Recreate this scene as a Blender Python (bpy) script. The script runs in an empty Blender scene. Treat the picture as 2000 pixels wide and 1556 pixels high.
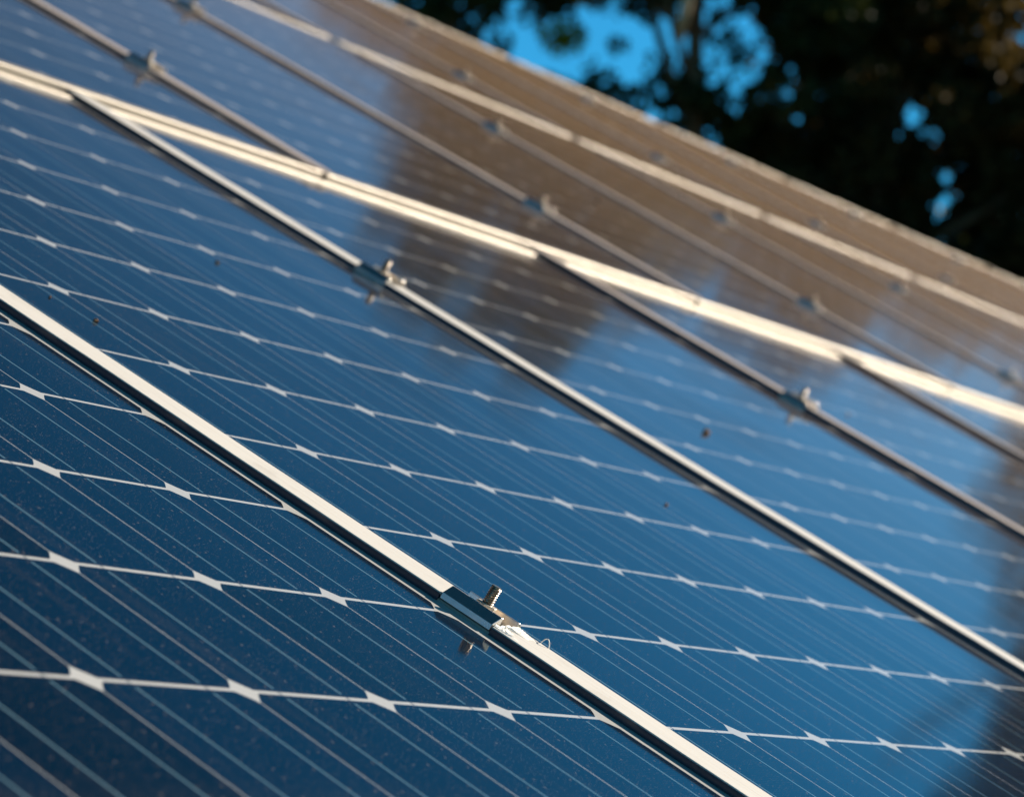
import bpy, bmesh, math, random
from mathutils import Vector, Matrix
R_ = math.radians
scene = bpy.context.scene
COL = scene.collection

# ---------------------------------------------------------------- frame of the roof
PITCH = R_(31.5)                      # the panels lie on a roof pitched 31.5 degrees
ROOF_H = 4.0
M_ROOF = Matrix.Translation((0, 0, ROOF_H)) @ Matrix.Rotation(PITCH, 4, 'X')
ROT = M_ROOF.to_3x3()
RC = ((0.48621317, -0.74518325, 0.4563975), (0.12398471, -0.45817617, -0.88017179), (0.86499974, 0.48453743, -0.13037997))
CAM = Vector((-1.71391988, -0.77072125, 0.38566959))

# ---------------------------------------------------------------- camera
cd = bpy.data.cameras.new('camera'); cam = bpy.data.objects.new('camera', cd); COL.objects.link(cam)
right = ROT @ Vector(RC[0]); up = ROT @ -Vector(RC[1]); back = ROT @ -Vector(RC[2])
m = Matrix((right, up, back)).transposed().to_4x4(); m.translation = M_ROOF @ CAM
cam.matrix_world = m
cd.sensor_width = 36; cd.lens = 36 * 6.13221 / 2
cd.clip_start = 0.05; cd.clip_end = 3000
cd.dof.use_dof = True; cd.dof.focus_distance = 1.93; cd.dof.aperture_fstop = 12.0
cd.dof.aperture_blades = 0
scene.camera = cam
FWD = ROT @ Vector(RC[2])

# ---------------------------------------------------------------- sun and sky
SUN_LOCAL = Vector((math.cos(R_(31)) * math.cos(R_(12)), -math.cos(R_(31)) * math.sin(R_(12)), math.sin(R_(31))))
SUN = (ROT @ SUN_LOCAL).normalized()
EL = math.asin(SUN.z); AZ = math.atan2(SUN.x, SUN.y)
w = bpy.data.worlds.new("World"); scene.world = w; w.use_nodes = True
nt = w.node_tree; bg = nt.nodes['Background']
sky = nt.nodes.new('ShaderNodeTexSky'); sky.sky_type = 'NISHITA'; sky.sun_disc = False
sky.sun_elevation = EL; sky.sun_rotation = AZ
sky.air_density = 1.0; sky.dust_density = 0.0; sky.ozone_density = 5.5
hs = nt.nodes.new('ShaderNodeMix'); hs.data_type = 'RGBA'; hs.blend_type = 'MULTIPLY'
hs.inputs['Factor'].default_value = 1.0; hs.inputs['B'].default_value = (0.21, 0.96, 1.02, 1)
nt.links.new(sky.outputs[0], hs.inputs['A']); # the clear evening sky deepens towards the zenith
tcw = nt.nodes.new('ShaderNodeTexCoord'); spw = nt.nodes.new('ShaderNodeSeparateXYZ'); nt.links.new(tcw.outputs['Generated'], spw.inputs[0])
rmp = nt.nodes.new('ShaderNodeMapRange'); rmp.inputs['From Min'].default_value = 0.33; rmp.inputs['From Max'].default_value = 0.56
rmp.inputs['To Min'].default_value = 1.0; rmp.inputs['To Max'].default_value = 0.20; nt.links.new(spw.outputs[2], rmp.inputs['Value'])
h2 = nt.nodes.new('ShaderNodeMix'); h2.data_type = 'RGBA'; h2.blend_type = 'MULTIPLY'; h2.inputs['Factor'].default_value = 1.0
nt.links.new(hs.outputs['Result'], h2.inputs['A']); nt.links.new(rmp.outputs[0], h2.inputs['B']); nt.links.new(h2.outputs['Result'], bg.inputs['Color'])
bg.inputs['Strength'].default_value = 0.07
sl = bpy.data.lights.new('sun', 'SUN'); sl.energy = 5.0; sl.angle = R_(0.5); sl.color = (1.0, 0.88, 0.72)
so = bpy.data.objects.new('sun', sl); COL.objects.link(so)
so.rotation_euler = (-SUN).to_track_quat('-Z', 'Y').to_euler(); so.location = (0, 0, 20)
vs = scene.view_settings; vs.view_transform = 'Standard'; vs.look = 'None'; vs.exposure = 1.0; vs.gamma = 1.0
vs.use_curve_mapping = False

# ---------------------------------------------------------------- helpers
def tag(o, label=None, cat=None, group=None, kind=None):
    if label: o['label'] = label
    if cat: o['category'] = cat
    if group: o['group'] = group
    if kind: o['kind'] = kind
    return o

def mesh(name, verts, faces, mat=None, parent=None, smooth=False, mats=None, fm=None, uv=None):
    me = bpy.data.meshes.new(name); me.from_pydata([tuple(v) for v in verts], [], faces)
    for mm in (mats or ([mat] if mat else [])): me.materials.append(mm)
    if fm:
        for p, i in zip(me.polygons, fm): p.material_index = i
    if smooth:
        for p in me.polygons: p.use_smooth = True
    me.update()
    o = bpy.data.objects.new(name, me); COL.objects.link(o)
    if parent: o.parent = parent
    return o

class MB:
    def __init__(s): s.v = []; s.f = []
    def box(s, a, b):
        n = len(s.v); x0, y0, z0 = a; x1, y1, z1 = b
        s.v += [(x0,y0,z0),(x1,y0,z0),(x1,y1,z0),(x0,y1,z0),(x0,y0,z1),(x1,y0,z1),(x1,y1,z1),(x0,y1,z1)]
        s.f += [tuple(n+i for i in q) for q in ((0,3,2,1),(4,5,6,7),(0,1,5,4),(1,2,6,5),(2,3,7,6),(3,0,4,7))]
    def prism_y(s, prof, y0, y1):     # closed profile in x,z extruded along y
        n = len(s.v); k = len(prof)
        s.v += [(x, y0, z) for x, z in prof] + [(x, y1, z) for x, z in prof]
        for i in range(k):
            j = (i+1) % k; s.f.append((n+i, n+j, n+k+j, n+k+i))
        s.f.append(tuple(n+i for i in reversed(range(k)))); s.f.append(tuple(n+k+i for i in range(k)))
    def tube(s, pts, rad, seg=8):
        n0 = len(s.v); P = [Vector(p) for p in pts]
        if not isinstance(rad, (list, tuple)): rad = [rad]*len(P)
        for i, p in enumerate(P):
            d = (P[min(i+1, len(P)-1)] - P[max(i-1, 0)]).normalized()
            a = d.orthogonal().normalized() if i == 0 else (a - d*a.dot(d)).normalized()
            b = d.cross(a)
            for k in range(seg):
                t = 2*math.pi*k/seg; s.v.append(tuple(p + (a*math.cos(t)+b*math.sin(t))*rad[i]))
        for i in range(len(P)-1):
            for k in range(seg):
                q = n0+i*seg; s.f.append((q+k, q+(k+1)%seg, q+seg+(k+1)%seg, q+seg+k))
        s.f.append(tuple(n0+k for k in reversed(range(seg)))); e = n0+(len(P)-1)*seg
        s.f.append(tuple(e+k for k in range(seg)))
    def build(s, name, mat, parent=None, smooth=False): return mesh(name, s.v, s.f, mat, parent, smooth)

def bevel(o, w, seg=2, ang=30):
    bm = bmesh.new(); bm.from_mesh(o.data); bmesh.ops.recalc_face_normals(bm, faces=bm.faces)
    es = [e for e in bm.edges if len(e.link_faces) == 2 and e.calc_face_angle(0) > R_(ang)]
    bmesh.ops.bevel(bm, geom=es, offset=w, segments=seg, affect='EDGES', profile=0.5)
    bm.to_mesh(o.data); bm.free(); o.data.update(); return o

# ---------------------------------------------------------------- materials
def new_mat(name):
    m = bpy.data.materials.new(name); m.use_nodes = True
    return m, m.node_tree, m.node_tree.nodes['Principled BSDF']

class NG:                              # tiny math-node helper
    def __init__(s, nt): s.nt = nt
    def n(s, op, *a, clamp=False):
        x = s.nt.nodes.new('ShaderNodeMath'); x.operation = op; x.use_clamp = clamp
        for i, v in enumerate(a):
            if isinstance(v, (int, float)): x.inputs[i].default_value = v
            else: s.nt.links.new(v, x.inputs[i])
        return x.outputs[0]
    def mix(s, f, a, b):
        x = s.nt.nodes.new('ShaderNodeMix'); x.data_type = 'RGBA'
        for k, v in (('Factor', f), ('A', a), ('B', b)):
            if isinstance(v, tuple): x.inputs[k].default_value = v
            elif isinstance(v, (int, float)): x.inputs[k].default_value = v
            else: s.nt.links.new(v, x.inputs[k])
        return x.outputs['Result']

PU, PV = 0.127, 0.12914               # cell pitch across and along the panel
NU, NV = 8, 12

def panel_material():
    m, nt, b = new_mat('solar_glass'); g = NG(nt); L = nt.links.new
    tc = nt.nodes.new('ShaderNodeTexCoord'); sp = nt.nodes.new('ShaderNodeSeparateXYZ')
    L(tc.outputs['Object'], sp.inputs[0]); x, y = sp.outputs[0], sp.outputs[1]
    fx = g.n('SUBTRACT', g.n('FLOORED_MODULO', x, PU), PU/2)
    fy = g.n('SUBTRACT', g.n('FLOORED_MODULO', y, PV), PV/2)
    ax, ay = g.n('ABSOLUTE', fx), g.n('ABSOLUTE', fy)
    rr = g.n('SQRT', g.n('ADD', g.n('MULTIPLY', fx, fx), g.n('MULTIPLY', fy, fy)))
    cell = g.n('MULTIPLY', g.n('LESS_THAN', ax, 0.0631), g.n('LESS_THAN', ay, 0.0630))
    cell = g.n('MULTIPLY', cell, g.n('LESS_THAN', rr, 0.0825))
    inside = g.n('MULTIPLY', g.n('MULTIPLY', g.n('GREATER_THAN', x, 0.0), g.n('LESS_THAN', x, PU*NU)),
                 g.n('MULTIPLY', g.n('GREATER_THAN', y, 0.0), g.n('LESS_THAN', y, PV*NV)))
    cell = g.n('MULTIPLY', cell, inside)
    # bus ribbons: two per cell, running up the panel and bridging the gap between cells
    bus = g.n('LESS_THAN', g.n('ABSOLUTE', g.n('SUBTRACT', ax, 0.0315)), 0.0009)
    bus = g.n('MULTIPLY', bus, inside)
    buscell = g.n('MULTIPLY', bus, g.n('LESS_THAN', ay, 0.0598))
    busgap = g.n('MULTIPLY', bus, g.n('GREATER_THAN', ay, 0.0626))
    # thin printed fingers
    fing = g.n('LESS_THAN', g.n('ABSOLUTE', g.n('SUBTRACT', g.n('FLOORED_MODULO', y, 0.00232), 0.00116)), 0.00009)
    fing = g.n('MULTIPLY', fing, 0.30)
    # slight tone differences from cell to cell
    cb = nt.nodes.new('ShaderNodeCombineXYZ'); L(g.n('FLOOR', g.n('DIVIDE', x, PU)), cb.inputs[0]); L(g.n('FLOOR', g.n('DIVIDE', y, PV)), cb.inputs[1])
    oi = nt.nodes.new('ShaderNodeObjectInfo'); L(oi.outputs['Random'], cb.inputs[2])
    wn = nt.nodes.new('ShaderNodeTexWhiteNoise'); L(cb.outputs[0], wn.inputs['Vector'])
    col = g.mix(wn.outputs['Value'], (0.0004, 0.005, 0.014, 1), (0.0008, 0.012, 0.034, 1))
    col = g.mix(fing, col, (0.05, 0.10, 0.15, 1))
    col = g.mix(buscell, col, (0.10, 0.18, 0.23, 1))
    base = g.mix(cell, (0.47, 0.47, 0.465, 1), col)
    base = g.mix(busgap, base, (0.10, 0.12, 0.14, 1))
    # dust: fine specks and a few pale crumbs
    def specks(scale, thr, rad):
        v = nt.nodes.new('ShaderNodeTexVoronoi'); v.inputs['Scale'].default_value = scale
        v.voronoi_dimensions = '2D'
        L(tc.outputs['Object'], v.inputs['Vector'])
        s2 = nt.nodes.new('ShaderNodeSeparateColor'); L(v.outputs['Color'], s2.inputs[0])
        r = g.n('MULTIPLY', s2.outputs[1], rad*scale)
        return g.n('MULTIPLY', g.n('LESS_THAN', v.outputs['Distance'], r), g.n('GREATER_THAN', s2.outputs[0], thr))
    d1 = specks(420, 0.3, 0.00036); d2 = specks(110, 0.6, 0.0008)
    nz = nt.nodes.new('ShaderNodeTexNoise'); nz.inputs['Scale'].default_value = 6; nz.inputs['Detail'].default_value = 5
    L(tc.outputs['Object'], nz.inputs['Vector'])
    base = g.mix(g.n('MULTIPLY', d1, g.n('MULTIPLY', nz.outputs[0], 0.8)), base, (0.30, 0.23, 0.18, 1))
    base = g.mix(g.n('MULTIPLY', d2, 0.4), base, (0.36, 0.27, 0.20, 1))
    nr = nt.nodes.new('ShaderNodeTexNoise'); nr.inputs['Scale'].default_value = 1.0; nr.inputs['Detail'].default_value = 6
    mp = nt.nodes.new('ShaderNodeMapping'); mp.inputs['Scale'].default_value = (55, 2.2, 1); L(tc.outputs['Object'], mp.inputs[0]); L(mp.outputs[0], nr.inputs['Vector'])
    low = g.n('POWER', g.n('SUBTRACT', 1.0, g.n('MULTIPLY', g.n('ADD', y, 0.0105), 16.0), clamp=True), 2.0)
    runs = g.n('MULTIPLY', g.n('SUBTRACT', nr.outputs[0], 0.56, clamp=True), 0.22)
    base = g.mix(g.n('ADD', g.n('MULTIPLY', low, g.n('MULTIPLY', nz.outputs[0], 0.2)), runs, clamp=True), base, (0.24, 0.18, 0.13, 1))
    L(base, b.inputs['Base Color'])
    b.inputs['Roughness'].default_value = 0.6; b.inputs['Specular IOR Level'].default_value = 0.0
    b.inputs['Coat Weight'].default_value = 1.0; b.inputs['Coat IOR'].default_value = 1.25
    nz3 = nt.nodes.new('ShaderNodeTexNoise'); nz3.inputs['Scale'].default_value = 3.5; nz3.inputs['Detail'].default_value = 7; nz3.inputs['Distortion'].default_value = 1.2
    L(tc.outputs['Object'], nz3.inputs['Vector'])
    L(g.n('ADD', g.n('MULTIPLY', nz3.outputs[0], 0.12), 0.018), b.inputs['Coat Roughness'])
    # a film of dust over the glass, thicker to the eye the flatter one looks along it
    dust = nt.nodes.new('ShaderNodeBsdfPrincipled')
    dust.inputs['Base Color'].default_value = (0.235, 0.132, 0.052, 1); dust.inputs['Roughness'].default_value = 0.75
    dust.inputs['Specular IOR Level'].default_value = 0.1
    lw = nt.nodes.new('ShaderNodeLayerWeight'); lw.inputs['Blend'].default_value = 0.5
    f = g.n('POWER', lw.outputs['Facing'], 23.0)
    nz2 = nt.nodes.new('ShaderNodeTexNoise'); nz2.inputs['Scale'].default_value = 1.6; nz2.inputs['Detail'].default_value = 6
    L(tc.outputs['Object'], nz2.inputs['Vector'])
    f = g.n('MULTIPLY', f, g.n('ADD', g.n('MULTIPLY', nz2.outputs[0], 0.6), 0.85), clamp=True)
    ms = nt.nodes.new('ShaderNodeMixShader'); L(f, ms.inputs[0]); L(b.outputs[0], ms.inputs[1]); L(dust.outputs[0], ms.inputs[2])
    out = nt.nodes['Material Output']; L(ms.outputs[0], out.inputs['Surface'])
    return m

def metal(name, col, rough, metallic=1.0, noise=0.0, scale=60, bump=0.0, spec=0.5):
    m, nt, b = new_mat(name); g = NG(nt)
    tc = nt.nodes.new('ShaderNodeTexCoord'); nz = nt.nodes.new('ShaderNodeTexNoise')
    nz.inputs['Scale'].default_value = scale; nz.inputs['Detail'].default_value = 5
    nt.links.new(tc.outputs['Object'], nz.inputs['Vector'])
    c2 = tuple(c*(1-noise) for c in col) + (1,)
    nt.links.new(g.mix(nz.outputs[0], tuple(col)+(1,), c2), b.inputs['Base Color'])
    nt.links.new(g.n('ADD', g.n('MULTIPLY', nz.outputs[0], 0.15), rough-0.07), b.inputs['Roughness'])
    b.inputs['Metallic'].default_value = metallic; b.inputs['Specular IOR Level'].default_value = spec
    if bump:
        bp = nt.nodes.new('ShaderNodeBump'); bp.inputs['Strength'].default_value = bump; bp.inputs['Distance'].default_value = 0.001
        nt.links.new(nz.outputs[0], bp.inputs['Height']); nt.links.new(bp.outputs[0], b.inputs['Normal'])
    return m

M_GLASS = panel_material()
M_FRAME = metal('anodised_aluminium', (0.40, 0.36, 0.31), 0.45, 0.6, 0.12)
M_STRIP = metal('cover_strip_paint', (0.64, 0.61, 0.57), 0.5, 0.0, 0.12, 40, spec=.3)
def scratch(mt, depth):
    nt = mt.node_tree; b = nt.nodes['Principled BSDF']; g = NG(nt); L = nt.links.new
    tc = nt.nodes.new('ShaderNodeTexCoord'); mp = nt.nodes.new('ShaderNodeMapping'); mp.inputs['Scale'].default_value = (900, 14, 900)
    L(tc.outputs['Object'], mp.inputs[0]); nz = nt.nodes.new('ShaderNodeTexNoise'); nz.inputs['Scale'].default_value = 1; nz.inputs['Detail'].default_value = 6; L(mp.outputs[0], nz.inputs['Vector'])
    n2 = nt.nodes.new('ShaderNodeTexNoise'); n2.inputs['Scale'].default_value = 22; n2.inputs['Detail'].default_value = 8; n2.inputs['Roughness'].default_value = .7; L(tc.outputs['Object'], n2.inputs['Vector'])
    old = b.inputs['Base Color'].links[0].from_socket
    f = g.n('MULTIPLY', g.n('SUBTRACT', nz.outputs[0], 0.5, clamp=True), 2.2*depth)
    f = g.n('ADD', f, g.n('MULTIPLY', g.n('SUBTRACT', n2.outputs[0], 0.55, clamp=True), 3.0*depth), clamp=True)
    L(g.mix(f, old, (0.22, 0.18, 0.14, 1)), b.inputs['Base Color'])
scratch(M_STRIP, .5); scratch(M_FRAME, .8)
M_STRIP2 = metal('dimmed_strip_paint', (0.46, 0.39, 0.35), 0.5, 0.0, 0.15, 40, spec=.3)  # duller strip paint: loss of light at a grazing view put into colour
M_STRIP_SHADE = metal('strip_side_shade', (0.012, 0.022, 0.045), 0.25, 0.0, 0.2, 60, spec=.5)  # unlit strip sides: their shade put into a dark navy colour
M_CLAMP = metal('extruded_aluminium', (0.66, 0.62, 0.57), 0.29, 0.85, 0.15, 200)
M_STEEL = metal('weathered_steel', (0.66, 0.55, 0.43), 0.40, 0.3, 0.3, 400)
M_BOLT = metal('dark_steel', (0.42, 0.35, 0.28), 0.30, 0.9, 0.3, 400)
M_FILM = metal('torn_film', (0.82, 0.80, 0.76), 0.6, 0.0, 0.05, 100)
M_CRUMB = metal('dry_crumb', (0.36, 0.20, 0.12), 0.9, 0.0, 0.4, 300, spec=0.1)
M_BACK = metal('backsheet', (0.7, 0.7, 0.7), 0.6, 0.0, 0.05)

# ---------------------------------------------------------------- solar panels
PER = 1.07576
ROWU = (0.0, 0.51463, 0.51463); ROWV = (-0.12914, 1.48306, 3.09523)
def height(row, u):                   # the rows do not lie perfectly flat on the roof
    if row == 0: return {-1: .0027, 0: 0.0, 1: .0012, 2: .0040, 3: .0065}[round(u/PER)]
    return .0033*u + (.004 if row == 1 else 0.0015)

U0, U1 = -0.020, 1.0425; I0, I1 = -0.008, 1.0295        # outer / inner edge of the frame across
V0, V1 = -0.0290, 1.5822; J0, J1 = -0.0105, 1.5632      # and along
def frame_mesh():
    # loops from outside bottom, up, over the flange, down to the glass
    def loop(a, b, c, d, z): return [(a, b, z), (c, b, z), (c, d, z), (a, d, z)]
    e = 0.0006
    L = [loop(U0+.03, V0+.03, U1-.03, V1-.03, -.042), loop(U0, V0, U1, V1, -.042), loop(U0, V0, U1, V1, .002-e), loop(U0+e, V0+e, U1-e, V1-e, .002),
         loop(I0-e, J0-e, I1+e, J1+e, .002), loop(I0, J0, I1, J1, .002-e), loop(I0, J0, I1, J1, -.001)]
    v = [p for l in L for p in l]; f = []
    for i in range(len(L)-1):
        for k in range(4): f.append((i*4+k, i*4+(k+1) % 4, i*4+4+(k+1) % 4, i*4+4+k))
    return v, f
fv, ff = frame_mesh()
panel0 = None
def make_panel():
    root = bpy.data.objects.new('solar_panel', None); COL.objects.link(root); root.empty_display_size = .1
    mesh('frame', fv, ff, M_FRAME, root)
    a, b, c, d = I0-.004, J0-.004, I1+.004, J1+.004
    b1 = MB(); b1.box((a, b, -.0055), (c, d, 0.0))
    o = mesh('glass', b1.v, b1.f, parent=root, mats=[M_GLASS, M_BACK], fm=[1, 0, 1, 1, 1, 1])
    return root
def dup(root):
    r = root.copy(); COL.objects.link(r)
    for ch in list(root.children):
        c = ch.copy(); COL.objects.link(c); c.parent = r; c.matrix_parent_inverse = ch.matrix_parent_inverse.copy()
    return r
def place(o, u, v, z, tilt=0.0):
    o.matrix_world = M_ROOF @ Matrix.Translation((u, v, z)) @ Matrix.Rotation(-tilt, 4, 'Y')

PANELS = [
 (0, -1, 'nearest dark blue solar panel, filling the lower left corner'),
 (0, 0, 'large sharp blue solar panel running beyond the nearest clamp and cover strip'),
 (0, 1, 'blue solar panel past the second cover strip with a round brown crumb on it'),
 (0, 2, 'lowest row solar panel beyond the third cover strip, near the right edge'),
 (0, 3, 'narrow piece of lowest row solar panel at right edge under the long bright joint'),
 (1, 0, 'middle row solar panel in the top left corner, cut by both edges'),
 (1, 1, 'middle row blue solar panel at upper left between the two blurred top left clamps'),
 (1, 2, 'middle row solar panel crossed by the edge between blue sky and brown tree reflection'),
 (1, 3, 'brown reflecting middle row solar panel with one blurred orange crumb on its glass'),
 (1, 4, 'middle row solar panel above the long bright joint, next right of the orange crumb'),
 (1, 5, 'middle row solar panel near the right edge, greyish brown, second from the end in view'),
 (1, 6, 'last middle row solar panel in view at the right edge'),
 (2, 2, 'tiny corner of top row solar panel at the upper edge, leftmost in its row'),
 (2, 3, 'top row solar panel at the left, still reflecting pale blue sky'),
 (2, 4, 'top row solar panel under the highest blurred clamp, left part blue and right part brown'),
 (2, 5, 'top row brown solar panel below the yellow green leaves'),
 (2, 6, 'top row brown solar panel below the leaning trunk of the big tree'),
 (2, 7, 'top row brown solar panel right of the middle of the roof edge'),
 (2, 8, 'thin brown top row solar panel against the black trees, third from the right'),
 (2, 9, 'very thin brown top row solar panel at the right, second from the end in view'),
 (2, 10, 'last sliver of top row solar panel at the far right of the roof edge'),
]
proto = make_panel()
for i, (r, k, lab) in enumerate(PANELS):
    o = proto if i == 0 else dup(proto)
    u = ROWU[r] + k*PER; place(o, u, ROWV[r], height(r, u), .0033 if r else 0.0)
    tag(o, lab, 'solar panel', 'framed solar panels in three rows on the roof')

# ---------------------------------------------------------------- clamps
CL_V = ((.1235, .984), (1.785, 2.593), (3.41, 4.33))
def clamp_profile():
    # half open channel with two wings, x across the seam, z up from the flange
    return [(-.0200, 0), (-.0200, .0042), (-.0128, .0098), (-.0108, .0098), (-.0104, .0030), (.0104, .0030), (.0108, .0098), (.0128, .0098),
            (.0200, .0042), (.0200, 0), (.0060, 0), (.0060, -.006), (-.0060, -.006), (-.0060, 0)]
def threaded(rad, z0, z1, pitch=.0016, seg=24, mat=None, parent=None):
    v, f = [], []; n = int((z1-z0)/pitch*4)
    for i in range(n+1):
        z = z0 + (z1-z0)*i/n
        for k in range(seg):
            t = 2*math.pi*k/seg
            ph = ((z/pitch) - k/seg) % 1.0
            r = rad - .0011*abs(2*ph-1)
            if i >= n-1: r = min(r, rad-.0009)
            v.append((r*math.cos(t), r*math.sin(t), z))
    for i in range(n):
        for k in range(seg): f.append((i*seg+k, i*seg+(k+1) % seg, (i+1)*seg+(k+1) % seg, (i+1)*seg+k))
    f.append(tuple(n*seg+k for k in range(seg)))
    return mesh('bolt', v, f, mat, parent)
def make_clamp():
    root = bpy.data.objects.new('panel_clamp', None); COL.objects.link(root); root.empty_display_size = .02
    b = MB(); b.prism_y(clamp_profile(), -.0205, .0205)
    bevel(b.build('clamp_body', M_CLAMP, root), .00025, 1)
    bo = threaded(.0040, .002, .0228, mat=M_BOLT, parent=root)
    # flanged hexagon nut
    v, f = [], []; n = 24
    rings = [(.0088, .0031, 0), (.0088, .0042, 0), (.0072, .0049, 0)]
    b = MB(); b.tube([(0, 0, .0031), (0, 0, .0043), (0, 0, .0049)], [.0088, .0088, .0070], 28)
    k0 = len(b.v)
    for z, s in ((.0046, 1.0), (.0098, 1.0), (.0104, .93)):
        for k in range(6):
            t = math.pi/3*k + .3; b.v.append((.0075*s*math.cos(t), .0075*s*math.sin(t), z))
    for i in range(2):
        for k in range(6): b.f.append((k0+i*6+k, k0+i*6+(k+1) % 6, k0+i*6+6+(k+1) % 6, k0+i*6+6+k))
    b.f.append(tuple(k0+12+k for k in range(6)))
    b.build('nut', M_STEEL, root)
    return root
CLAMPS = [
 (0, 0, 1, 'nearest clamp, sharp, with a threaded bolt standing up beside torn white film'),
 (0, 1, 1, 'clamp with two glinting bolt highlights on the second cover strip, left of centre'),
 (0, 2, 1, 'clamp on the third cover strip, right of centre, mirrored in blue glass below'),
 (1, 1, 0, 'blurred clamp near the top left corner, above the long bright joint'),
 (1, 2, 0, 'middle row clamp in the brown reflection, just above the long bright joint near the centre'),
 (1, 3, 0, 'middle row clamp right of centre where brown reflection turns blue, near the bright joint'),
 (1, 4, 0, 'middle row clamp cut by the right edge of the view'),
 (1, 2, 1, 'clamp at the very top left, cut by the upper edge of the view'),
 (1, 3, 1, 'middle row clamp below the second long joint, upper middle of the roof'),
 (1, 4, 1, 'middle row clamp directly under the second long joint, right of centre'),
 (1, 5, 1, 'middle row clamp under the second long joint, furthest to the right in its line'),
 (2, 4, 0, 'top row clamp just above the second long joint, leftmost in its line'),
 (2, 5, 0, 'top row clamp above the second long joint, second from the left in its line'),
 (2, 6, 0, 'top row clamp above the second long joint, third from the left in its line'),
 (2, 7, 0, 'top row clamp above the second long joint, furthest to the right in its line'),
 (2, 5, 1, 'small blurred clamp close under the roof edge, leftmost in the highest line'),
 (2, 6, 1, 'small blurred clamp in the highest line, under the yellow green leaves'),
 (2, 7, 1, 'small blurred clamp in the highest line, third from the left'),
 (2, 8, 1, 'small blurred clamp in the highest line, second from the right'),
 (2, 9, 1, 'small blurred clamp in the highest line, furthest to the right'),
]
# row, seam, which of the two heights
cl0 = make_clamp()
for i, (r, k, h, lab) in enumerate(CLAMPS):
    o = cl0 if i == 0 else dup(cl0)
    if (r, k) == (0, 0): h = 0
    u = ROWU[r] + k*PER - .0266
    za = height(r, u-.5 if r else (k-1)*PER) if r == 0 else height(r, u); zb = height(r, k*PER) if r == 0 else za
    o.matrix_world = M_ROOF @ Matrix.Translation((u, CL_V[r][h], (za+zb)/2 + .0021)) @ Matrix.Rotation(math.atan2(za-zb, .032) + (-.0033 if r else 0), 4, 'Y') @ Matrix.Rotation(0.0, 4, 'Z')
    tag(o, lab, 'clamp', 'clamps bolted between the solar panels')

# ---------------------------------------------------------------- cover strips on the seams
def strip(r, k, lab):
    u = ROWU[r] + k*PER
    za = height(0, (k-1)*PER) if r == 0 else height(r, u); zb = height(0, k*PER) if r == 0 else za
    top = max(za, zb)
    hi = [(-.0470, za+.0002), (-.0470, top+.0049), (-.0463, top+.0056), (-.0105, top+.0054+.0001), (-.0100, top+.0049), (-.0100, zb+.0022)]
    lo = [(-.0445, za+.0022), (-.0445, za+.0027), (-.0438, za+.0030), (-.0105, zb+.0030), (-.0100, zb+.0027), (-.0100, zb+.0022)]
    hi = [(a, b) for a, b in hi]
    v0, v1 = ROWV[r] + V0 + .001, ROWV[r] + V1 - (.001 if r == 0 else .10)
    st = [(v0, 1), (CL_V[r][0]-.0215, 1), (CL_V[r][0]-.021, 0), (CL_V[r][0]+.021, 0), (CL_V[r][0]+.0215, 1),
          (CL_V[r][1]-.0215, 1), (CL_V[r][1]-.021, 0), (CL_V[r][1]+.021, 0), (CL_V[r][1]+.0215, 1), (v1, 1)]
    # subdivide the long runs with tiny dents so that the edges are not ruler straight
    rnd = random.Random(r*31+k); S = []
    for (a, m0), (b2, m1) in zip(st, st[1:]):
        S.append((a, m0))
        if b2-a > .1:
            n = int((b2-a)/.035)
            for i in range(1, n): S.append((a+(b2-a)*i/n, m0))
    S.append(st[-1])
    v, f = [], []; K = 6; dr = 0
    for y, mode in S:
        pr = hi if mode else lo
        dr = dr*.8 + rnd.uniform(-.00018, .00018)
        for x, z in pr: v.append((u + x, y, z + (dr if z > za+.0040 else 0) + (.0033*(x+.027) if r else 0)))
    n = len(S)
    for i in range(n-1):
        for j in range(K):
            a = i*K+j; b2 = i*K+(j+1) % K; f.append((a, b2, b2+K, a+K))
    f.append(tuple(range(K))[::-1]); f.append(tuple((n-1)*K+j for j in range(K)))
    o = mesh('cover_strip', v, f, mats=[M_STRIP if r == 0 and k < 2 else M_STRIP2, M_STRIP_SHADE], fm=[1 if q % K in (0, 4, 5) else 0 for q in range((n-1)*K)] + [0, 0])
    # origin on the strip
    o.matrix_world = M_ROOF
    bm = bmesh.new(); bm.from_mesh(o.data); bmesh.ops.recalc_face_normals(bm, faces=bm.faces); bm.to_mesh(o.data); bm.free()
    tag(o, lab, 'cover strip', 'metal cover strips on the joints between panels')
STRIPS = [
 (0, 0, 'widest, sharpest cream metal strip with dark shaded side, carrying the nearest clamp'),
 (0, 1, 'bright strip on the second joint with the twin glinting bolt clamp on it'),
 (0, 2, 'strip on the third joint, starting at the long bright joint near the centre'),
 (0, 3, 'thin blurred lowest row strip starting right of centre below the long bright joint'),
 (1, 1, 'strip from the top left corner to the long bright joint, carrying a blurred clamp'),
 (1, 2, 'grey strip crossing from top left over blue and brown reflections to the bright joint'),
 (1, 3, 'blurred strip through the middle of the brown reflection, third strip of the middle row'),
 (1, 4, 'faint strip of the middle row right of centre, under the second long joint'),
 (1, 5, 'faint middle row strip near the right edge, next after the one right of centre'),
 (1, 6, 'last faint middle row strip at the right edge'),
 (2, 3, 'faint top row strip at the upper left edge, leftmost of its row'),
 (2, 4, 'faint top row strip carrying the clamp at the edge of the blue and brown reflection'),
 (2, 5, 'faint top row strip, third from the left in its row'),
 (2, 6, 'faint top row strip, fourth from the left in its row'),
 (2, 7, 'faint top row strip, fifth from the left in its row'),
 (2, 8, 'faint top row strip, sixth from the left in its row'),
 (2, 9, 'faint top row strip, second from the right'),
 (2, 10, 'last faint top row strip at the far right'),
]
for s in STRIPS: strip(*s)

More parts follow.
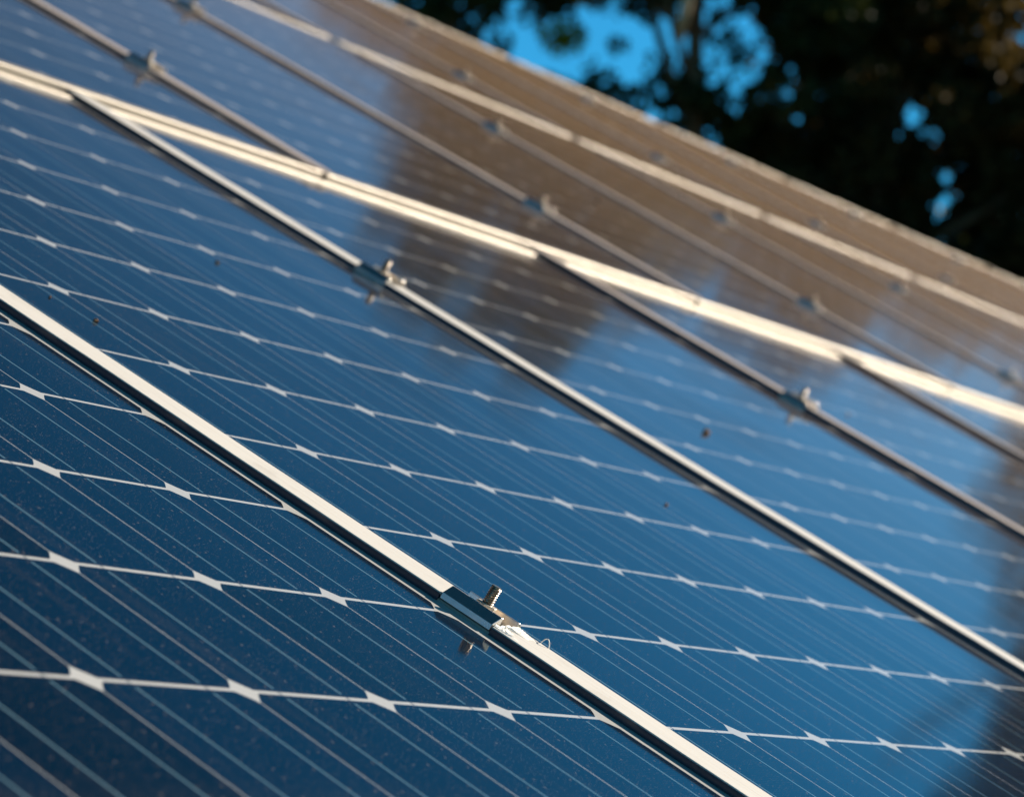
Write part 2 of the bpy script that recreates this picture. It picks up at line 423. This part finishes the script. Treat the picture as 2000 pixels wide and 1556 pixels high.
# ---------------------------------------------------------------- torn film by the nearest clamp
rnd = random.Random(5)
v, f = [], []; nx, ny = 22, 16
hh = [[rnd.random() for _ in range(nx)] for _ in range(ny)]
for j in range(ny):
    for i in range(nx):
        a, b = i/(nx-1), j/(ny-1)
        ln = .013 + .007*math.sin(b*9+1) + .004*math.sin(b*23)
        x = -.0440 + .0335*b; y = .1030 - ln*a
        z = .0081 + .0022*(1-a)**1.3*(.35+.65*hh[j][i]) * (0.4 if j in (0, ny-1) else 1)
        v.append((x + rnd.uniform(-.0004, .0004), y + rnd.uniform(-.0004, .0004), z))
for j in range(ny-1):
    for i in range(nx-1): q = j*nx+i; f.append((q, q+1, q+nx+1, q+nx))
film = mesh('torn_film', v, f, M_FILM); film.matrix_world = M_ROOF
sm = film.modifiers.new('thick', 'SOLIDIFY'); sm.thickness = .0004
tag(film, 'crumpled torn white film on the cover strip against the nearest clamp', 'film')
b = MB(); pts = []
for i in range(17):
    t = i/16*math.pi
    pts.append((-.0095 + .0008*math.sin(t*2), .0865 - .0035*(1-math.cos(t)), .0072 + .0055*math.sin(t)))
b.tube(pts, .00035, 6); cur = b.build('film_curl', M_FILM, film, True)

# ---------------------------------------------------------------- crumbs lying on the glass
def crumb(u, v, z, size, lab, seed, name='crumb', flat=.6, mat=None, grp=None):
    bm = bmesh.new(); bmesh.ops.create_icosphere(bm, subdivisions=3, radius=1); rn = random.Random(seed)
    ph = [rn.uniform(0, 6) for _ in range(6)]
    for vv in bm.verts:
        c = vv.co; k = 1 + .28*math.sin(c.x*3+ph[0])*math.sin(c.y*4+ph[1]) + .18*math.sin(c.z*6+ph[2]+c.x*5) + rn.uniform(-.06, .06)
        vv.co = Vector((c.x*k*size, c.y*k*size*.75, c.z*k*size*flat))
    me = bpy.data.meshes.new(name); bm.to_mesh(me); bm.free(); me.materials.append(mat or M_CRUMB)
    o = bpy.data.objects.new(name, me); COL.objects.link(o)
    o.matrix_world = M_ROOF @ Matrix.Translation((u, v, z+size*flat*.8)) @ Matrix.Rotation(seed, 4, 'Z')
    tag(o, lab, 'crumb', grp or 'crumbs of dirt lying on the glass')
CR = [(1380,843,.0045,'round brown crumb on blue glass right of centre, left of the third joint clamp'),
      (1655,812,.0040,'small dark crumb on blue glass just right of the third joint clamp'),
      (1168,393,.0055,'orange blurred crumb on the brown reflection of the middle row'),
      (188,626,.0022,'long tan crumb on the glass just above the widest strip at the left edge'),
      (98,580,.0013,'tiny reddish crumb on the glass at the far left above the widest strip'),
      (425,512,.0020,'pale speck on blue glass left of the second joint clamp'),
      (1302,985,.0018,'small pale crumb on blue glass under the second joint strip'),
      (992,1333,.0008,'tiny white speck on dark glass below the nearest clamp')]

# ---------------------------------------------------------------- roof, house, ground
def pl(x, y, z=0.0):
    d = Vector(RC[0])*((x-1000)/6132.21) + Vector(RC[1])*((y-778)/6132.21) + Vector(RC[2])
    s = (z-CAM.z)/d.z; return CAM + d*s
for i, (x, y, sz, lab) in enumerate(CR):
    q = pl(x, y, .0015); r = 1 if i == 2 else 0; zz = 0.0
    if i in (0, 1): zz = .0012
    if i == 2: zz = height(1, q.x)
    q = pl(x, y, zz + sz*.5); crumb(q.x, q.y, zz, sz, lab, 3+i)

def tile_mat():
    m, nt, b = new_mat('roof_tiles'); g = NG(nt); L = nt.links.new
    tc = nt.nodes.new('ShaderNodeTexCoord'); br = nt.nodes.new('ShaderNodeTexBrick')
    br.inputs['Scale'].default_value = 1.0; br.inputs['Brick Width'].default_value = .3; br.inputs['Row Height'].default_value = .18
    br.inputs['Mortar Size'].default_value = .008
    br.inputs['Color1'].default_value = (.10, .06, .045, 1); br.inputs['Color2'].default_value = (.07, .045, .035, 1); br.inputs['Mortar'].default_value = (.02, .015, .012, 1)
    L(tc.outputs['Object'], br.inputs['Vector']); L(br.outputs['Color'], b.inputs['Base Color']); b.inputs['Roughness'].default_value = .85
    bp = nt.nodes.new('ShaderNodeBump'); bp.inputs['Distance'].default_value = .02; L(br.outputs['Fac'], bp.inputs['Height']); bp.invert = True; L(bp.outputs[0], b.inputs['Normal'])
    return m
M_TILE = tile_mat()
M_WALL = metal('render_wall', (.45, .42, .38), .9, 0, .15, 3, spec=.2)
house = bpy.data.objects.new('house', None); COL.objects.link(house); house.location = (4, 2, 0)
tag(house, 'house whose tiled roof carries the solar panels', 'house')
RU0, RU1, RV0, RV1 = -5.0, 13.2, -1.9, 4.80
Z = -.046
A = M_ROOF @ Vector((RU0, RV0, Z)); B = M_ROOF @ Vector((RU1, RV0, Z)); Cc = M_ROOF @ Vector((RU1, RV1, Z)); D = M_ROOF @ Vector((RU0, RV1, Z))
rb = MB(); rb.box((RU0, RV0, Z-.18), (RU1, RV1, Z)); ro = rb.build('roof', M_TILE, house)
ro.matrix_parent_inverse = Matrix(); ro.matrix_basis = house.matrix_world.inverted() @ M_ROOF if False else Matrix.Translation((-4, -2, 0)) @ M_ROOF
yl = A.y + .35; yr = Cc.y; depth = yr - yl
b2 = MB()
def wallz(y): return (M_ROOF @ Vector((0, (y - M_ROOF.translation.y)/math.cos(PITCH), Z-.18))).z
b2.v = [(RU0+.3, yl, 0), (RU1-.3, yl, 0), (RU1-.3, yr-.2, 0), (RU0+.3, yr-.2, 0), (RU0+.3, yl, wallz(yl)-.02), (RU1-.3, yl, wallz(yl)-.02), (RU1-.3, yr-.2, wallz(yr-.2)-.05), (RU0+.3, yr-.2, wallz(yr-.2)-.05)]
b2.f = [(0,3,2,1),(4,5,6,7),(0,1,5,4),(1,2,6,5),(2,3,7,6),(3,0,4,7)]
b2.v = [(x-4, y-2, z) for x, y, z in b2.v]
b2.build('wall', M_WALL, house)

def ground_mat():
    m, nt, b = new_mat('grass_ground'); g = NG(nt)
    tc = nt.nodes.new('ShaderNodeTexCoord'); nz = nt.nodes.new('ShaderNodeTexNoise'); nz.inputs['Scale'].default_value = .4; nz.inputs['Detail'].default_value = 8
    nt.links.new(tc.outputs['Object'], nz.inputs['Vector'])
    nt.links.new(g.mix(nz.outputs[0], (.035, .05, .015, 1), (.09, .08, .04, 1)), b.inputs['Base Color']); b.inputs['Roughness'].default_value = .95
    return m
gr = mesh('ground', [(-800, -800, 0), (800, -800, 0), (800, 800, 0), (-800, 800, 0)], [(0, 1, 2, 3)], ground_mat()); tag(gr, kind='structure')

# ---------------------------------------------------------------- trees
M_BARK = metal('bark', (.20, .12, .075), .9, 0, .5, 8, .6, .2)
def leaf_mat(name, c, tr):
    m, nt, b = new_mat(name); g = NG(nt); L = nt.links.new
    oi = nt.nodes.new('ShaderNodeNewGeometry')
    col = g.mix(oi.outputs['Random Per Island'], tuple(x*.6 for x in c)+(1,), tuple(x*1.3 for x in c)+(1,))
    L(col, b.inputs['Base Color']); b.inputs['Roughness'].default_value = .6; b.inputs['Specular IOR Level'].default_value = .12
    t = nt.nodes.new('ShaderNodeBsdfTranslucent'); t.inputs['Color'].default_value = tr+(1,)
    ms = nt.nodes.new('ShaderNodeMixShader'); ms.inputs[0].default_value = .25
    L(b.outputs[0], ms.inputs[1]); L(t.outputs[0], ms.inputs[2]); L(ms.outputs[0], nt.nodes['Material Output'].inputs['Surface'])
    return m
M_LEAF = leaf_mat('dark_leaf', (.028, .036, .012), (.07, .08, .015))
M_LEAF2 = leaf_mat('brown_leaf', (.045, .034, .012), (.13, .085, .02))
M_YEL = leaf_mat('yellow_leaf', (.16, .18, .015), (.55, .55, .04))
FH = Vector((FWD.x, FWD.y, 0)).normalized(); SH = Vector((FH.y, -FH.x, 0))     # away from the house / to its side
CP = M_ROOF @ CAM
def TP(s, d, z): return Vector((CP.x, CP.y, 0)) + FH*d + SH*s + Vector((0, 0, z))
def add_leaves(v, f, c, rad, n, size, rn):
    for _ in range(n):
        while True:
            p = Vector((rn.uniform(-1, 1), rn.uniform(-1, 1), rn.uniform(-1, 1)))
            if p.length < 1: break
        p = c + Vector((p.x*rad, p.y*rad, p.z*rad*.8))
        a = Vector((rn.gauss(0, 1), rn.gauss(0, 1), rn.gauss(0, 1))).normalized(); b = a.orthogonal().normalized()
        b.rotate(Matrix.Rotation(rn.uniform(0, 6.28), 3, a)); c2 = a.cross(b); s = size*rn.uniform(.6, 1.4); k = len(v)
        v += [tuple(p - b*s*.5), tuple(p + c2*s*.28), tuple(p + b*s*.5), tuple(p - c2*s*.28)]; f.append((k, k+1, k+2, k+3))
def inpoly(x, y, P):
    c = False
    for (x0, y0), (x1, y1) in zip(P, P[1:]+P[:1]):
        if (y0 > y) != (y1 > y) and x < (x1-x0)*(y-y0)/(y1-y0)+x0: c = not c
    return c
def tree(name, lab, base, height_, outline, gaps, seed, trunk_r, layers=13.0, leafn=60, mat=None, rad=.5, dd=1.6, blobs=(), cat='tree', size=.20, lean=0.0):
    """outline: silhouette of the crown in the tree's own width and height; gaps: openings in the crown."""
    rn = random.Random(seed); s0, d0 = base
    root = bpy.data.objects.new(name, None); COL.objects.link(root); root.location = TP(s0, d0, 0); O = root.location.copy()
    def tk(t): return TP(s0 - .6*lean + lean*t*1.1 + .15*math.sin(t*5+seed), d0, height_*t)
    tb = MB(); tb.tube([tk(i/10)-O for i in range(11)], [trunk_r*(1-.75*i/10) + (.08 if i == 0 else 0) for i in range(11)], 10)
    tb.build('trunk', M_BARK, root, True)
    v, f = [], []; cl = []
    xs = [p[0] for p in outline]; ys = [p[1] for p in outline]
    n = int((max(xs)-min(xs))*(max(ys)-min(ys))/(math.pi*rad*rad)*layers)
    for _ in range(n):
        s, z = rn.uniform(min(xs), max(xs)), rn.uniform(min(ys), max(ys))
        if not inpoly(s + rn.gauss(0, .25), z + rn.gauss(0, .25), outline): continue
        if all(((s-gs)/(grs+rad*.35))**2 + ((z-gz)/(grz+rad*.35))**2 > 1 for gs, gz, grs, grz in gaps): cl.append((s, z, rn.gauss(0, dd*.5)))
    for s, z, d in cl: add_leaves(v, f, TP(s, d0+d, z) - O, rad*rn.uniform(.5, 1.05), leafn, size, rn)
    for (s, z, r_, k) in blobs: add_leaves(v, f, TP(s, d0, z) - O, r_, k, size*.7, rn)
    mesh('crown', v, f, mat or M_LEAF, root)
    lb = MB()
    for i in range(0, len(cl), max(1, len(cl)//18)):
        s, z, d = cl[i]; t = min(.95, max(.35, (z-2)/height_)); p0 = tk(t)
        p1 = TP(s, d0+d, z); mid = (p0+p1)/2 + Vector((0, 0, -.25)); lb.tube([p0-O, mid-O, p1-O], [trunk_r*.3, trunk_r*.2, .02], 6)
    lb.build('limbs', M_BARK, root, True)
    tag(root, lab, cat, 'trees standing behind the roof')
    return root
DT = 45.0
PX = DT/6132.21
def sx(x): return (x-1000)*PX
def hz(y): return CP.z + DT*math.tan(R_(8.16) + math.atan((778-y)/6132.21))
def ells(*a): return [(sx(x), hz(y), rx*PX, ry*PX) for x, y, rx, ry in a]
def poly(*a): return [(sx(x), hz(y)) for x, y in a]
GA = ells((1065, 85, 55, 60), (1190, 55, 60, 75), (1250, 100, 38, 45), (1375, 60, 36, 80), (1505, 30, 32, 60), (1290, 208, 30, 20), (1130, 150, 60, 25),
          (1410, 110, 45, 40), (1640, 115, 40, 24), (1565, 145, 36, 28), (1820, 140, 40, 24), (1800, 180, 30, 24), (1917, 298, 30, 30), (1788, 330, 20, 18), (1897, 358, 26, 20), (1905, 420, 16, 22), (1975, 415, 12, 14))
tree('leafy_tree', 'dark tree with leaning sunlit trunk and blue sky showing through its crown', (sx(1322), DT), hz(-620),
     poly((1000,-340),(1102,-396),(1214,-510),(1260,-590),(1377,-650),(1464,-610),(1655,-544),(1730,-471),(1725,-404),(1704,-325),(1700,100),(1600,260),(1000,260),(1030,60)), GA, 11, .27, lean=1.0,
     blobs=[(sx(1212), hz(88), .22, 40), (sx(1100), hz(20), .2, 26), (sx(1330), hz(180), .2, 30), (sx(1450), hz(95), .35, 50), (sx(1270), hz(30), .2, 20), (sx(1130), hz(60), .25, 22), (sx(1165), hz(130), .2, 16), (sx(1040), hz(40), .25, 20), (sx(1300), hz(120), .3, 30), (sx(1390), hz(120), .25, 22), (sx(1425), hz(40), .25, 24), (sx(1180), hz(0), .25, 30), (sx(1240), hz(-10), .3, 30)])
t0 = [o for o in bpy.data.objects if o.name == 'leafy_tree'][0]
lb = MB(); lb.tube([TP(sx(1322), DT-2.2, hz(150)) - t0.location, TP(sx(1330), DT-2.6, hz(95)) - t0.location, TP(sx(1352), DT-2.8, hz(35)) - t0.location, TP(sx(1362), DT-2.6, hz(-20)) - t0.location], [.06, .085, .06, .04], 8)
lb.build('limb', metal('sunlit_bark', (.62, .46, .32), .9, 0, .4, 8, .4, .1), t0, True)['label'] = 'added pale limb with sunlight painted in'  # added limb for the sunlit trunk streak, sunlight put into its colour
tl = tree('leafy_tree', 'black leafy tree at the left behind the roof edge, yellow green at its foot', (sx(880), DT-1.5), hz(-340),
     poly((735,200),(750,-100),(830,-300),(900,-371),(1000,-340),(1050,-150),(1010,30),(960,160)), GA[:2], 12, .2)
v, f = [], []; add_leaves(v, f, TP(sx(1098), DT-1.5, hz(126)) - tl.location, .34, 150, .16, random.Random(9)); mesh('foliage', v, f, M_YEL, tl)['label'] = 'yellow green sunlit leaves'
tree('broad_tree', 'broad black tree filling the right of the view with brownish leaves at its top', (sx(1800), DT+2), hz(-200),
     poly((1560,-300),(1704,-325),(1779,-253),(1840,-170),(1894,-170),(1990,-170),(2080,-70),(2110,40),(2197,136),(2276,252),(2250,560),(1500,560),(1450,100)), GA, 13, .35, mat=M_LEAF2, layers=24)
tree('broad_tree', 'dense dark tree beyond the right end of the roof', (sx(2800), DT), hz(-380),
     poly((2420,130),(2480,30),(2620,60),(2790,-40),(2900,-119),(2930,-240),(2900,-350),(3200,-420),(3500,-200),(3500,800),(2300,800),(2360,330)), [], 14, .3, layers=9)
tree('dense_bush', 'black dense undergrowth under the big trees, showing above the roof edge', (sx(1700), DT+4), hz(380),
     poly((1130,170),(1250,220),(1500,240),(1800,250),(2100,300),(2500,350),(3000,400),(3000,1000),(1100,700)), GA, 15, .2, layers=14, cat='bush')
# ---------------------------------------------------------------- render settings
scene.render.engine = 'CYCLES'
bpy.context.view_layer.update()
